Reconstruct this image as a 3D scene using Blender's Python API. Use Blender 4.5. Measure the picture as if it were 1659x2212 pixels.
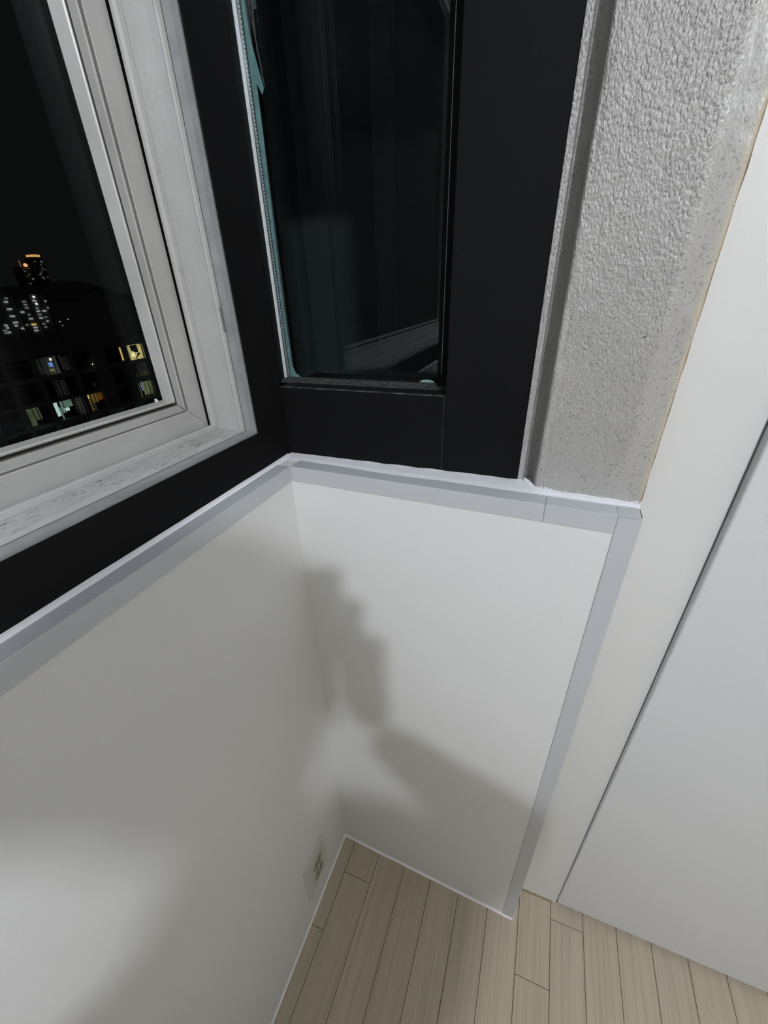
import bpy, bmesh, math, random
from mathutils import Vector, Matrix, noise

random.seed(7)
scn = bpy.context.scene
COL = scn.collection
for o in list(bpy.data.objects):
    bpy.data.objects.remove(o, do_unlink=True)

# ------------------------------------------------------------------ camera
CAM = Vector((0.34283712, -0.482213, 1.38315869))
RIGHT = Vector((0.93501469, 0.35358454, -0.02693513))
UP = Vector((-0.14951873, 0.46197948, 0.87419627))
FWD = Vector((-0.32154576, 0.81335905, -0.48482511))
cd = bpy.data.cameras.new('camera')
cd.sensor_fit = 'HORIZONTAL'
cd.sensor_width = 36.0
cd.lens = 873.281 * 36.0 / 1659.0
cd.clip_start = 0.01
cd.clip_end = 6000
cam = bpy.data.objects.new('camera', cd)
M = Matrix((RIGHT, UP, -FWD)).transposed().to_4x4()
M.translation = CAM
cam.matrix_world = M
COL.objects.link(cam)
scn.camera = cam

# ------------------------------------------------------------------ world, exposure
w = bpy.data.worlds.new('night_sky')
scn.world = w
w.use_nodes = True
w.node_tree.nodes['Background'].inputs[0].default_value = (0.95, 0.97, 1.0, 1)
w.node_tree.nodes['Background'].inputs[1].default_value = 0.0046
vs = scn.view_settings
vs.view_transform = 'Standard'
vs.look = 'None'
vs.gamma = 1.0
vs.exposure = 0.0
vs.use_curve_mapping = False

# ------------------------------------------------------------------ room lights
LAMP = Vector((0.889, -1.38, 2.235))
FILL_LAMP = Vector((2.15, -1.9, 2.27))


def lamp(name, kind, loc, power, col, size):
    ld = bpy.data.lights.new(name, kind)
    ld.energy = power
    ld.color = col
    if kind == 'AREA':
        ld.shape = 'DISK'
        ld.size = size
    else:
        ld.shadow_soft_size = size
    o = bpy.data.objects.new(name, ld)
    o.location = loc
    COL.objects.link(o)
    return o


lamp('main_bulb', 'POINT', LAMP, 76.0, (0.885, 0.925, 1.0), 0.032)
lamp('fill_panel', 'AREA', FILL_LAMP, 5.0, (1.0, 0.98, 0.80), 0.75)  # unseen fill lamp, added to raise the warm ambient light

# ------------------------------------------------------------------ helpers
S = 1.15                    # height of the low walls
TH = -0.036648              # the short wall is a touch off square
U = Vector((math.cos(TH), math.sin(TH), 0))
N = Vector((-math.sin(TH), math.cos(TH), 0))
W = 0.46845
YF = 0.047                  # face of the black frame on the short wall
HC = 2.3                    # ceiling height


def tag(o, label, cat=None, group=None, kind=None):
    if label: o['label'] = label
    if cat: o['category'] = cat
    if group: o['group'] = group
    if kind: o['kind'] = kind
    return o


def empty(name, loc=(0, 0, 0)):
    o = bpy.data.objects.new(name, None)
    o.location = loc
    o.empty_display_size = 0.05
    COL.objects.link(o)
    return o


def link(name, me, mat=None, parent=None, smooth=False):
    if mat is not None and not me.materials:
        me.materials.append(mat)
    if smooth:
        for p in me.polygons: p.use_smooth = True
    o = bpy.data.objects.new(name, me)
    COL.objects.link(o)
    if parent is not None:
        o.parent = parent
        o.matrix_parent_inverse = Matrix.Translation(-world_loc(parent))
    return o


def world_loc(o):
    v = Vector(o.location)
    if o.parent is not None:
        v = v + world_loc(o.parent) + o.matrix_parent_inverse.translation
    return v


def mesh(name, verts, faces):
    me = bpy.data.meshes.new(name)
    me.from_pydata([tuple(v) for v in verts], [], faces)
    me.update()
    bm = bmesh.new()
    bm.from_mesh(me)
    bmesh.ops.recalc_face_normals(bm, faces=bm.faces)
    bm.to_mesh(me)
    bm.free()
    return me


def box_me(x0, x1, y0, y1, z0, z1, bev=0.0, seg=2, name='m'):
    v = [(x, y, z) for z in (z0, z1) for y in (y0, y1) for x in (x0, x1)]
    f = [(0, 2, 3, 1), (4, 5, 7, 6), (0, 1, 5, 4), (2, 6, 7, 3), (0, 4, 6, 2), (1, 3, 7, 5)]
    me = mesh(name, v, f)
    if bev > 0:
        bevel(me, bev, seg)
    return me


def bevel(me, w_, seg=2, ang=30):
    bm = bmesh.new()
    bm.from_mesh(me)
    es = [e for e in bm.edges if len(e.link_faces) == 2 and e.calc_face_angle(0) > math.radians(ang)]
    bmesh.ops.bevel(bm, geom=es, offset=w_, segments=seg, affect='EDGES', profile=0.5)
    bm.to_mesh(me)
    bm.free()
    return me


def prism(pts, z0, z1, name='m', bev=0.0):
    """vertical prism over a plan polygon [(x,y)...]"""
    n = len(pts)
    v = [(p[0], p[1], z0) for p in pts] + [(p[0], p[1], z1) for p in pts]
    f = [tuple(range(n))[::-1], tuple(range(n, 2 * n))]
    f += [(i, (i + 1) % n, n + (i + 1) % n, n + i) for i in range(n)]
    me = mesh(name, v, f)
    if bev: bevel(me, bev)
    return me


def sweep_rect(section, yr, zr, y1, z1, name='m', open_end=False):
    """closed profile [(x, q)] swept round a rectangle in the plane x=const;
    (yr,zr) is the low corner near the short wall, (y1,z1) the far top corner; q grows inwards."""
    k = len(section)
    verts, faces = [], []
    for c in range(4):
        for (x, q) in section:
            y = yr - q if c in (0, 1) else y1 + q
            z = zr + q if c in (0, 3) else z1 - q
            verts.append((x, y, z))
    for c in range(4):
        d = (c + 1) % 4
        for i in range(k):
            j = (i + 1) % k
            faces.append((c * k + i, c * k + j, d * k + j, d * k + i))
    return mesh(name, verts, faces)


def loft(rows, name='m', close=False):
    """rows of equal-length point lists joined by quads"""
    n = len(rows[0])
    v = [p for r in rows for p in r]
    f = []
    for a in range(len(rows) - 1):
        for i in range(n - (0 if close else 1)):
            j = (i + 1) % n
            f.append((a * n + i, a * n + j, (a + 1) * n + j, (a + 1) * n + i))
    if close:
        f.append(tuple(range(n))[::-1])
        f.append(tuple(range((len(rows) - 1) * n, len(rows) * n)))
    return mesh(name, v, f)


def plate(pts3, thick, nrm, name='m'):
    """thin solid from a planar outline"""
    n = len(pts3)
    nrm = Vector(nrm)
    a = [Vector(p) for p in pts3]
    b = [p + nrm * thick for p in a]
    f = [tuple(range(n)), tuple(range(n, 2 * n))[::-1]]
    f += [(i, (i + 1) % n, n + (i + 1) % n, n + i) for i in range(n)]
    return mesh(name, a + b, f)


def cyl(c, axis, r0, r1, h, seg=24, name='m'):
    axis = Vector(axis).normalized()
    t = Vector((0, 0, 1)) if abs(axis.z) < .9 else Vector((1, 0, 0))
    a = axis.cross(t).normalized(); b = axis.cross(a)
    c = Vector(c)
    rows = []
    for d, r in ((0, r0), (h, r1)):
        rows.append([c + axis * d + (a * math.cos(2 * math.pi * i / seg) + b * math.sin(2 * math.pi * i / seg)) * r
                     for i in range(seg)])
    return loft(rows, name, True)


# ------------------------------------------------------------------ materials
class Mat:
    def __init__(s, name, col=(.5, .5, .5), rough=.5, spec=.5, metal=0.0):
        s.m = bpy.data.materials.new(name)
        s.m.use_nodes = True
        s.t = s.m.node_tree
        s.b = s.t.nodes['Principled BSDF']
        s.b.inputs['Base Color'].default_value = (*col, 1)
        s.b.inputs['Roughness'].default_value = rough
        s.b.inputs['Specular IOR Level'].default_value = spec
        s.b.inputs['Metallic'].default_value = metal

    def n(s, kind, **kw):
        nd = s.t.nodes.new(kind)
        for k, v in kw.items():
            if k in nd.inputs.keys():
                nd.inputs[k].default_value = v
            else:
                setattr(nd, k, v)
        return nd

    def l(s, a, b): s.t.links.new(a, b)

    def coord(s, scale=(1, 1, 1), kind='Object'):
        tc = s.n('ShaderNodeTexCoord')
        mp = s.n('ShaderNodeMapping')
        mp.inputs['Scale'].default_value = scale
        s.l(tc.outputs[kind], mp.inputs['Vector'])
        return mp.outputs['Vector']

    def ramp(s, src, stops):
        r = s.n('ShaderNodeValToRGB')
        e = r.color_ramp.elements
        while len(e) < len(stops): e.new(.5)
        for i, (p, c) in enumerate(stops):
            e[i].position = p
            e[i].color = (*c, 1) if isinstance(c, tuple) else (c, c, c, 1)
        s.l(src, r.inputs[0])
        return r.outputs[0]

    def mix(s, fac, a, b, mode='MIX'):
        m = s.n('ShaderNodeMix', data_type='RGBA', blend_type=mode)
        for sock, v in ((m.inputs[0], fac), (m.inputs[6], a), (m.inputs[7], b)):
            if hasattr(v, 'links'): s.l(v, sock)
            elif isinstance(v, tuple): sock.default_value = (*v, 1)
            else: sock.default_value = v
        return m.outputs[2]

    def bump(s, h, dist, strength=1.0, prev=None):
        b = s.n('ShaderNodeBump')
        b.inputs['Distance'].default_value = dist
        b.inputs['Strength'].default_value = strength
        s.l(h, b.inputs['Height'])
        if prev is not None: s.l(prev, b.inputs['Normal'])
        s.l(b.outputs[0], s.b.inputs['Normal'])
        return b.outputs[0]

    def noise(s, vec, scale, detail=3, rough=.5):
        nd = s.n('ShaderNodeTexNoise')
        nd.inputs['Scale'].default_value = scale
        nd.inputs['Detail'].default_value = detail
        nd.inputs['Roughness'].default_value = rough
        s.l(vec, nd.inputs['Vector'])
        return nd.outputs[0]

    def col(s, sock): s.l(sock, s.b.inputs['Base Color'])


def m_wallpaper():
    m = Mat('white_wallpaper', (.70, .70, .695), .62, .35)
    v = m.coord()
    a = m.noise(v, 260, 4, .6); b = m.noise(v, 60, 2)
    n1 = m.bump(a, .0006, .35)
    m.bump(b, .002, .12, n1)
    return m.m


def m_trim():
    m = Mat('grey_white_trim', (.50, .515, .54), .27, .6)
    v = m.coord()
    m.bump(m.noise(v, 700, 2), .0002, .15)
    return m.m


def m_sealant():
    m = Mat('white_sealant', (.82, .82, .86), .32, .5)
    v = m.coord()
    m.bump(m.noise(v, 90, 3), .0015, .25)
    return m.m


def m_black():
    m = Mat('black_film', (.008, .008, .0085), .6, .05)
    v = m.coord()
    f = m.ramp(m.noise(v, 35, 5, .7), [(.62, 0.0), (.8, 1.0)])
    m.col(m.mix(f, (.0062, .0062, .0065), (.011, .011, .0115)))
    m.bump(m.noise(v, 400, 2), .0004, .15)
    return m.m


def m_black_dusty():
    m = Mat('dusty_black_edge', (.02, .02, .02), .7, .3)
    v = m.coord()
    f = m.ramp(m.noise(v, 120, 6, .75), [(.45, 0.0), (.66, 1.0)])
    m.col(m.mix(f, (.012, .012, .012), (.115, .110, .102)))
    return m.m


def m_vinyl(dirt=0.0, name='aged_white_vinyl', k=1.0):
    m = Mat(name, (.56, .555, .54), .36, .45)
    v = m.coord()
    big = m.noise(v, 14, 4, .6)
    c = m.mix(m.ramp(big, [(.35, 0.0), (.7, 1.0)]), (.43, .422, .410), (.375, .368, .356))
    if dirt:
        vv = m.coord((1, .35, 1))
        sp = m.ramp(m.noise(vv, 230, 5, .72), [(.535, 0.0), (.60, 1.0)])
        patch = m.ramp(m.noise(v, 22, 2), [(.42, 0.0), (.56, 1.0)])
        geo = m.n('ShaderNodeNewGeometry'); sz = m.n('ShaderNodeSeparateXYZ'); m.l(geo.outputs['Normal'], sz.inputs[0])
        up = m.ramp(sz.outputs[2], [(.55, .15), (.85, 1.0)])
        f = m.mix(1.0, m.mix(1.0, sp, patch, 'MULTIPLY'), up, 'MULTIPLY')
        soft = m.ramp(m.noise(v, 55, 4, .6), [(.45, 0.0), (.75, .55)])
        c = m.mix(m.mix(1.0, soft, up, 'MULTIPLY'), c, (.245, .235, .215))
        c = m.mix(f, c, (.10, .095, .085))
        sp2 = m.ramp(m.noise(v, 420, 2, .5), [(.68, 0.0), (.74, 1.0)])
        c = m.mix(m.mix(1.0, sp2, up, 'MULTIPLY'), c, (.12, .115, .10))
    else:
        sp = m.ramp(m.noise(v, 260, 4, .6), [(.68, 0.0), (.76, 1.0)])
        c = m.mix(sp, c, (.22, .21, .20))
    if k != 1: c = m.mix(1.0, c, (k, k, k), 'MULTIPLY')
    m.col(c)
    m.bump(m.noise(v, 500, 2), .0002, .2)
    return m.m


def m_concrete():
    m = Mat('rough_painted_concrete', (.5, .49, .47), .34, .5)
    v = m.coord()
    sx = m.n('ShaderNodeSeparateXYZ'); m.l(v, sx.inputs[0])
    # smooth skimmed strip along the door side
    mp = m.n('ShaderNodeMapRange')
    mp.inputs['From Min'].default_value = .4425; mp.inputs['From Max'].default_value = .4490
    wob = m.n('ShaderNodeMath', operation='MULTIPLY_ADD')
    m.l(m.noise(v, 26, 4, .7), wob.inputs[0]); wob.inputs[1].default_value = .012
    m.l(sx.outputs[0], wob.inputs[2])
    w2 = m.n('ShaderNodeMath', operation='SUBTRACT'); m.l(wob.outputs[0], w2.inputs[0]); w2.inputs[1].default_value = .006
    m.l(w2.outputs[0], mp.inputs['Value'])
    smooth = mp.outputs[0]
    vs_ = m.coord((1, 1, .62))
    vo = m.n('ShaderNodeTexVoronoi', feature='SMOOTH_F1'); vo.inputs['Scale'].default_value = 470; vo.inputs['Smoothness'].default_value = .6
    wq = m.n('ShaderNodeVectorMath', operation='MULTIPLY_ADD'); nq = m.n('ShaderNodeTexNoise'); nq.inputs['Scale'].default_value = 420
    m.l(vs_, nq.inputs['Vector']); m.l(nq.outputs['Color'], wq.inputs[0]); wq.inputs[1].default_value = (.0022, .0022, .0022); m.l(vs_, wq.inputs[2])
    m.l(wq.outputs[0], vo.inputs['Vector'])
    nv = m.n('ShaderNodeMath', operation='SUBTRACT'); nv.inputs[0].default_value = 1.0; m.l(vo.outputs['Distance'], nv.inputs[1])
    nn = m.n('ShaderNodeMath', operation='MULTIPLY_ADD'); m.l(m.noise(vs_, 200, 2, .5), nn.inputs[0]); nn.inputs[1].default_value = .7; m.l(nv.outputs[0], nn.inputs[2])
    n1 = nn.outputs[0]
    n3 = m.noise(vs_, 420, 3, .6)
    speck = m.ramp(m.noise(v, 430, 3, .6), [(.575, 0.0), (.66, 1.0)])
    pit = m.ramp(m.noise(v, 150, 2, .5), [(.73, 0.0), (.76, 1.0)])
    base = m.mix(smooth, (.345, .334, .320), (.405, .390, .362))
    base = m.mix(m.ramp(m.noise(v, 9, 3), [(.35, 0.0), (.7, 1.0)]), base, (.365, .353, .335))
    c = m.mix(speck, base, (.20, .197, .19))
    c = m.mix(pit, c, (.13, .13, .13))
    # yellowed glue right at the edge
    ed = m.n('ShaderNodeMapRange')
    ed.inputs['From Min'].default_value = .4625; ed.inputs['From Max'].default_value = .472
    m.l(w2.outputs[0], ed.inputs['Value'])
    c = m.mix(m.mix(1.0, ed.outputs[0], (.55, .55, .55), 'MULTIPLY'), c, (.50, .43, .29))
    m.col(c)
    # rough up high, calmer low down
    mz = m.n('ShaderNodeMapRange')
    mz.inputs['From Min'].default_value = 1.16; mz.inputs['From Max'].default_value = 1.55
    mz.inputs['To Min'].default_value = .35; mz.inputs['To Max'].default_value = 1.0
    m.l(sx.outputs[2], mz.inputs['Value'])
    inv = m.n('ShaderNodeMath', operation='SUBTRACT'); inv.inputs[0].default_value = 1.0; m.l(smooth, inv.inputs[1])
    k = m.n('ShaderNodeMath', operation='MULTIPLY'); m.l(inv.outputs[0], k.inputs[0]); m.l(mz.outputs[0], k.inputs[1])
    k2 = m.n('ShaderNodeMath', operation='MAXIMUM'); m.l(k.outputs[0], k2.inputs[0]); k2.inputs[1].default_value = .12
    h = m.n('ShaderNodeMath', operation='MULTIPLY'); m.l(n1, h.inputs[0]); m.l(k2.outputs[0], h.inputs[1])
    b1 = m.bump(h.outputs[0], .00135, .85)
    h2 = m.n('ShaderNodeMath', operation='MULTIPLY'); m.l(n3, h2.inputs[0]); m.l(k2.outputs[0], h2.inputs[1])
    m.bump(h2.outputs[0], .0018, .6, b1)
    return m.m


def m_door(name, col, rough=.45):
    m = Mat(name, col, rough, .4)
    v = m.coord()
    a = m.noise(v, 380, 3, .6)
    m.bump(a, .0004, .3)
    sp = m.ramp(m.noise(v, 45, 5, .7), [(.70, 0.0), (.80, 1.0)])
    m.col(m.mix(sp, col, tuple(c * .86 for c in col)))
    return m.m


def m_wood():
    m = Mat('pale_oak_laminate', (.45, .39, .32), .45, .22)
    oi = m.n('ShaderNodeObjectInfo')
    tc = m.n('ShaderNodeTexCoord')
    add = m.n('ShaderNodeVectorMath', operation='ADD')
    sc = m.n('ShaderNodeVectorMath', operation='SCALE'); sc.inputs[0].default_value = (3.1, 17.0, 5.0)
    m.l(oi.outputs['Random'], sc.inputs['Scale'])
    m.l(tc.outputs['Object'], add.inputs[0]); m.l(sc.outputs[0], add.inputs[1])
    mp = m.n('ShaderNodeMapping'); mp.inputs['Scale'].default_value = (34, 1.1, 1)
    m.l(add.outputs[0], mp.inputs['Vector'])
    mp2 = m.n('ShaderNodeMapping'); mp2.inputs['Scale'].default_value = (190, 3.0, 1)
    m.l(add.outputs[0], mp2.inputs['Vector'])
    g1 = m.noise(mp.outputs[0], 1.0, 4, .6)
    g2 = m.noise(mp2.outputs[0], 1.0, 3, .6)
    c = m.mix(m.ramp(g1, [(.3, 0.0), (.7, 1.0)]), (.50, .425, .330), (.43, .362, .275))
    c = m.mix(m.ramp(g2, [(.45, 0.0), (.75, 1.0)]), c, (.36, .297, .232))
    hue = m.n('ShaderNodeMapRange'); m.l(oi.outputs['Random'], hue.inputs['Value'])
    hue.inputs['To Min'].default_value = .0; hue.inputs['To Max'].default_value = .35
    c = m.mix(hue.outputs[0], c, (.44, .395, .325))
    m.col(c)
    m.bump(g2, .0004, .25)
    return m.m


def m_glass(name, tint=(.93, .97, .97), ior=1.5):
    m = Mat(name, tint, 0.0, .5)
    t = m.t
    t.nodes.remove(m.b)
    gl = m.n('ShaderNodeBsdfGlossy'); gl.inputs['Roughness'].default_value = .0
    tr = m.n('ShaderNodeBsdfTransparent'); tr.inputs[0].default_value = (*tint, 1)
    fr = m.n('ShaderNodeFresnel'); fr.inputs[0].default_value = ior
    mx = m.n('ShaderNodeMixShader')
    m.l(fr.outputs[0], mx.inputs[0]); m.l(tr.outputs[0], mx.inputs[1]); m.l(gl.outputs[0], mx.inputs[2])
    m.l(mx.outputs[0], t.nodes['Material Output'].inputs[0])
    return m.m


def m_emit(name, col, s=1.0, pattern=None):
    m = Mat(name, (0, 0, 0), .9, 0)
    m.b.inputs['Base Color'].default_value = (.02, .02, .02, 1)
    m.b.inputs['Emission Strength'].default_value = s
    m.b.inputs['Emission Color'].default_value = (*col, 1)
    if pattern:
        kind, per, dark = pattern
        v = m.coord()
        wv = m.n('ShaderNodeTexWave', wave_type='BANDS', bands_direction='Z' if 'h' in kind else 'Y')
        wv.inputs['Scale'].default_value = 3.1416 / per / 10 * 2
        wv.inputs['Distortion'].default_value = 0
        m.l(v, wv.inputs['Vector'])
        f = m.ramp(wv.outputs[0], [(.25, dark), (.6, 1.0)])
        nz = m.ramp(m.noise(v, .9, 3, .6), [(.3, .45), (.7, 1.0)])
        f = m.mix(1.0, f, nz, 'MULTIPLY')
        c = m.mix(1.0, f, col, 'MULTIPLY')
        m.l(c, m.b.inputs['Emission Color'])
    return m.m


def flat(name, col, rough=.6, spec=.3, metal=0.0, nscale=None, namt=.15):
    m = Mat(name, col, rough, spec, metal)
    if nscale:
        v = m.coord()
        m.col(m.mix(m.ramp(m.noise(v, nscale, 4, .6), [(.35, 0.0), (.7, 1.0)]), col, tuple(c * (1 - namt) for c in col)))
    return m.m


WALL = m_wallpaper(); TRIM = m_trim(); SEAL = m_sealant(); BLACK = m_black(); DUSTY = m_black_dusty()
VINYL = m_vinyl(0, 'aged_white_vinyl', 1.05); VINYL_D = m_vinyl(.8, 'stained_white_vinyl')
CONC = m_concrete(); CASING = m_door('white_casing', (.65, .65, .635)); LEAF = m_door('white_leaf', (.62, .625, .635))
WOOD = m_wood(); GLASS = m_glass('window_glass', (.95, .98, .98), 1.33); COATED = m_glass('coated_glass', (.95, .97, .97), 1.18); CEIL = flat('ceiling_white', (.75, .75, .74), .8)
FARWALL = flat('room_wall_white', (.62, .61, .55), .8)

# ------------------------------------------------------------------ floor with planks
floor = link('floor', box_me(-0.02, 2.6, -2.8, 0.12, -0.05, -0.0095), flat('floor_underlay', (.09, .075, .06), .8))
tag(floor, 'pale oak laminate floor under the white walls', 'floor', kind='structure')
P = 0.0746
mesh_cache = {}


def plank(x0, x1, y0, y1):
    g = .0005
    key = (round(x1 - x0, 4), round(y1 - y0, 4))
    if key not in mesh_cache:
        mesh_cache[key] = box_me(-(x1 - x0) / 2 + g, (x1 - x0) / 2 - g, -(y1 - y0) / 2 + g, (y1 - y0) / 2 - g,
                                 -.0095, 0, .0007, 1, 'plank')
        mesh_cache[key].materials.append(WOOD)
    o = bpy.data.objects.new('plank', mesh_cache[key])
    o.location = ((x0 + x1) / 2, (y0 + y1) / 2, 0)
    o.parent = floor
    COL.objects.link(o)


butts = {-1: -.2005, 0: -.0775, 6: -.111, 7: .0152}
k = -1
while .0355 + P * k < 2.58:
    x0 = max(.0355 + P * k, 0.0005); x1 = min(.0355 + P * (k + 1), 2.58)
    y = butts.get(k, None)
    L = .80
    if y is None:
        y = -.45 - random.random() * .33 if k < 12 else .05 - random.random() * .75
    cuts = [.055]
    while y > -2.78:
        if y < cuts[-1] - .03: cuts.append(y)
        y -= L
    cuts.append(-2.79)
    for a, b in zip(cuts[:-1], cuts[1:]):
        plank(x0, x1, b, a)
    k += 1

# ------------------------------------------------------------------ low walls
wl = link('wall_left', box_me(-.20, 0, -2.8, .045, -.05, S - .0015), WALL)
tag(wl, 'white low wall under the window, with the wall outlet on it', 'wall', kind='structure')
cW = W * U
wb = link('wall_back', prism([(0, 0), (cW.x - .001, cW.y), (cW.x - .001, .0495), (.4680, .0495), (.4680, .0775), (.3290, .0775), (.3290, .0495), (.0, .0495)], -.009, S - .0015), WALL)
tag(wb, 'short white half-height wall standing in the corner', 'wall', kind='structure')

# corner caulk thin seam down the inner corner is just the wallpaper fold
def at(s, n, z): return U * s + N * n + Vector((0, 0, z))


# trims: L-shaped angles
HB = 1.126
t = .0013
b1 = link('trim_1', loft([[Vector(p) for p in ((t, y, HB), (t, y, S), (-.0215, y, S), (-.0215, y, S - t), (0.0002, y, S - t), (0.0002, y, HB))]
                          for y in (-2.79, -.0015)], close=True), TRIM)
bevel(b1.data, .0004, 1)
tag(b1, 'grey-white angle trim along the top of the wall under the window', 'trim', kind='structure')
b2 = empty('trim_2', at(.2, 0, S))
tag(b2, 'grey-white angle trim along the top of the short wall', 'trim', kind='structure')
for (s0, s1) in ((.0018, .3668), (.3673, .4450)):
    o = link('trim_piece', loft([[at(s, n, z) for (n, z) in ((-t, HB), (-t, S), (.0245, S), (.0245, S - t), (-.0002, S - t), (-.0002, HB))]
                                 for s in (s0, s1)], close=True), TRIM, b2)
    bevel(o.data, .0004, 1)
b3 = empty('trim_3', at(W, 0, 0))
tag(b3, 'grey-white vertical angle trim down the free edge of the short wall', 'trim', kind='structure')
o = link('trim_piece', loft([[at(s, n, z) for (s, n) in ((.4452, -t), (W + t, -t), (W + t, .022), (W - .0005, .022), (W - .0005, -.0002), (.4452, -.0002))]
                             for z in (.004, S)], close=True), TRIM, b3)
bevel(o.data, .0005, 1)
o = link('trim_cap', plate([at(.4452, -t, S), at(W - .001, -t, S), at(W + t, .004, S), at(W + t, .0235, S), at(W - .002, .0262, S), at(.4452, .0245, S)],
                           .0013, (0, 0, -1)), TRIM, b3)

# sealant along the ledge, left
rows = []
ny = 60
for i in range(ny + 1):
    y = -2.6 + (2.6 + .03) * (i / ny) ** .6 if i < ny else .0385
    wv = noise.noise(Vector((0, y * 18, 3))) * .0008
    rows.append([Vector(p) for p in ((-.0200 + wv, y, S - .0004), (-.0215 + wv, y, S + .0012), (-.0240, y, S + .0024), (-.0272, y, S + .0030 + wv), (-.0272, y, S - .002), (-.0205, y, S - .002))])
o = link('trim_4', loft(rows, close=True), SEAL, smooth=False)
tag(o, 'white sealant bead on the window ledge below the black band', 'sealant', kind='structure')


def pillar_y(x):
    if x < .3285: return YF + .0003
    pts = [(.3285, .0472), (.3360, .0465), (.3400, .0432), (.3520, .0288), (.4715, .0190), (.60, .01)]
    for (a, ya), (b, yb) in zip(pts[:-1], pts[1:]):
        if x <= b: return ya + (yb - ya) * (x - a) / (b - a)
    return .019


rows = []
nx = 150
for i in range(nx + 1):
    x = -.0262 + (.4700 + .0262) * i / nx
    nf = .0243 if x < .05 else (.0200 + .0020 * math.sin(x * 30) if x < .3 else .0258)
    if x < .05: nf = .0243 - (x + .0262) / .076 * .003
    if x > .36: nf += noise.noise(Vector((x * 22, 8, 0))) * .0030 + .0015
    if .30 < x < .345: nf = .0205 + (x - .30) / .045 * .0055
    nf += noise.noise(Vector((x * 45, 1, 0))) * .0012
    yf = nf * N.y + (x) * TH
    yb = pillar_y(x) + .0004
    hb = S + .0020 + noise.noise(Vector((x * 40, 7, 0))) * .0012 + noise.noise(Vector((x * 150, 7, 4))) * (.0008 if x > .35 else .0002)
    if yb - yf < .004: yf = yb - .004
    m1 = yf + (yb - yf) * .35; m2 = yf + (yb - yf) * .75
    h2 = noise.noise(Vector((x * 60, 2, 5))) * (.0011 if x > .325 else .0003)
    rows.append([Vector(p) for p in ((x, yf, S - .0003), (x, m1, S + .0010 + h2), (x, m2, S + .0016 + h2), (x, yb, hb), (x, yb, S - .002), (x, yf + .001, S - .002))])
t5 = link('trim_5', loft(rows, close=True), SEAL)
tag(t5, 'uneven white sealant on the ledge at the foot of the black frame and concrete pillar', 'sealant', kind='structure')
o = link('sealant_flap', loft([[Vector(p) for p in r] for r in (
    ((.3375, .0418, S + .003), (.3385, .0440, S + .0065), (.3392, .0436, S + .0066), (.3385, .0412, S + .003)),
    ((.3440, .0345, S + .002), (.3452, .0372, S + .0055), (.3459, .0367, S + .0056), (.3450, .0339, S + .002)),
    ((.3510, .0275, S + .001), (.3518, .0290, S + .003), (.3524, .0286, S + .0031), (.3519, .0270, S + .001)))], close=True), SEAL, t5)
for i in range(9):
    x = (.3600, .3650, .3680, .3715, .3890, .4300, .4620, .4655, .4685)[i]
    r = .0005 + random.random() * .0009
    me = bpy.data.meshes.new('lump'); bm = bmesh.new()
    bmesh.ops.create_icosphere(bm, subdivisions=1, radius=r)
    for v in bm.verts: v.co = Vector((v.co.x * 1.6, v.co.y, v.co.z * .8)) * (1 + random.uniform(-.2, .2)) + Vector((x, pillar_y(x) - .0006, S + .0028 + random.random() * .0012))
    bm.to_mesh(me); bm.free()
    link('sealant_lump', me, SEAL, t5)

# floor-line sealant
def bead(name, pts, h, label, wd=.004):
    rows = []
    n = len(pts)
    for i, (p, nr) in enumerate(pts):
        k_ = 1 + noise.noise(Vector((i * .9, h * 99, 0))) * .25
        p = Vector(p); nr = Vector(nr)
        rows.append([p + Vector((0, 0, h * k_)), p + nr * wd * .45 * k_ + Vector((0, 0, h * .45)), p + nr * wd * k_ + Vector((0, 0, .0002)), p - nr * .0005 + Vector((0, 0, .0002))])
    o = link(name, loft(rows, close=True), SEAL)
    return tag(o, label, 'sealant', kind='structure')


bead('baseboard_left', [((0, -2.7 + 2.699 * i / 60, 0), (1, 0, 0)) for i in range(61)], .0055, 'white sealant line where the window wall meets the floor')
bead('baseboard_back', [(at(.001 + (W + .0005) * i / 30, -.0002, 0), -N) for i in range(31)] , .0065, 'white sealant line at the foot of the short wall', .0045)
bead('baseboard_end', [(at(W + .0015, -.003 + .03 * i / 6, 0), U) for i in range(7)], .018, 'white sealant dab up the foot of the short wall end', .0028)

# ------------------------------------------------------------------ window over the left wall
Y0, Z0 = -.0275, 1.2095
Y1, Z1 = -2.35, 2.19
win1 = empty('window_1', (-.09, -.5, S))
tag(win1, 'white vinyl sliding window with black surround, night view outside', 'window', kind='structure')
o = link('surround_rail', box_me(-.0475, -.0275, -2.8, YF - .0005, S - .002, Z0 - .003, .0012, 2), BLACK, win1)
o = link('surround_head', box_me(-.0475, -.0275, -2.8, Y0 + .003, Z1 + .003, HC, .0012, 2), BLACK, win1)
o = link('corner_post', prism([(-.0275, Y0 + .0045), (-.0275, .0455), (-.0325, YF), (-.0710, .1250), (-.0710, .165), (-.16, .165), (-.16, .029), (-.0482, .029), (-.0482, Y0 + .003), (-.0290, Y0 + .003)],
                              Z0 - .0032, HC), BLACK, win1)
o['label'] = 'black corner post beside the window'
link('surround_post', box_me(-.0475, -.0275, -2.8, Y1 - .0032, Z0 - .0028, Z1 + .0028), BLACK, win1)
link('surround_back', box_me(-.20, -.048, -2.8, Y1 - .06, S - .002, HC), BLACK, win1)
link('surround_back', box_me(-.20, -.0485, Y1 - .0598, .028, Z1 + .0587, HC), BLACK, win1)
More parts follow.
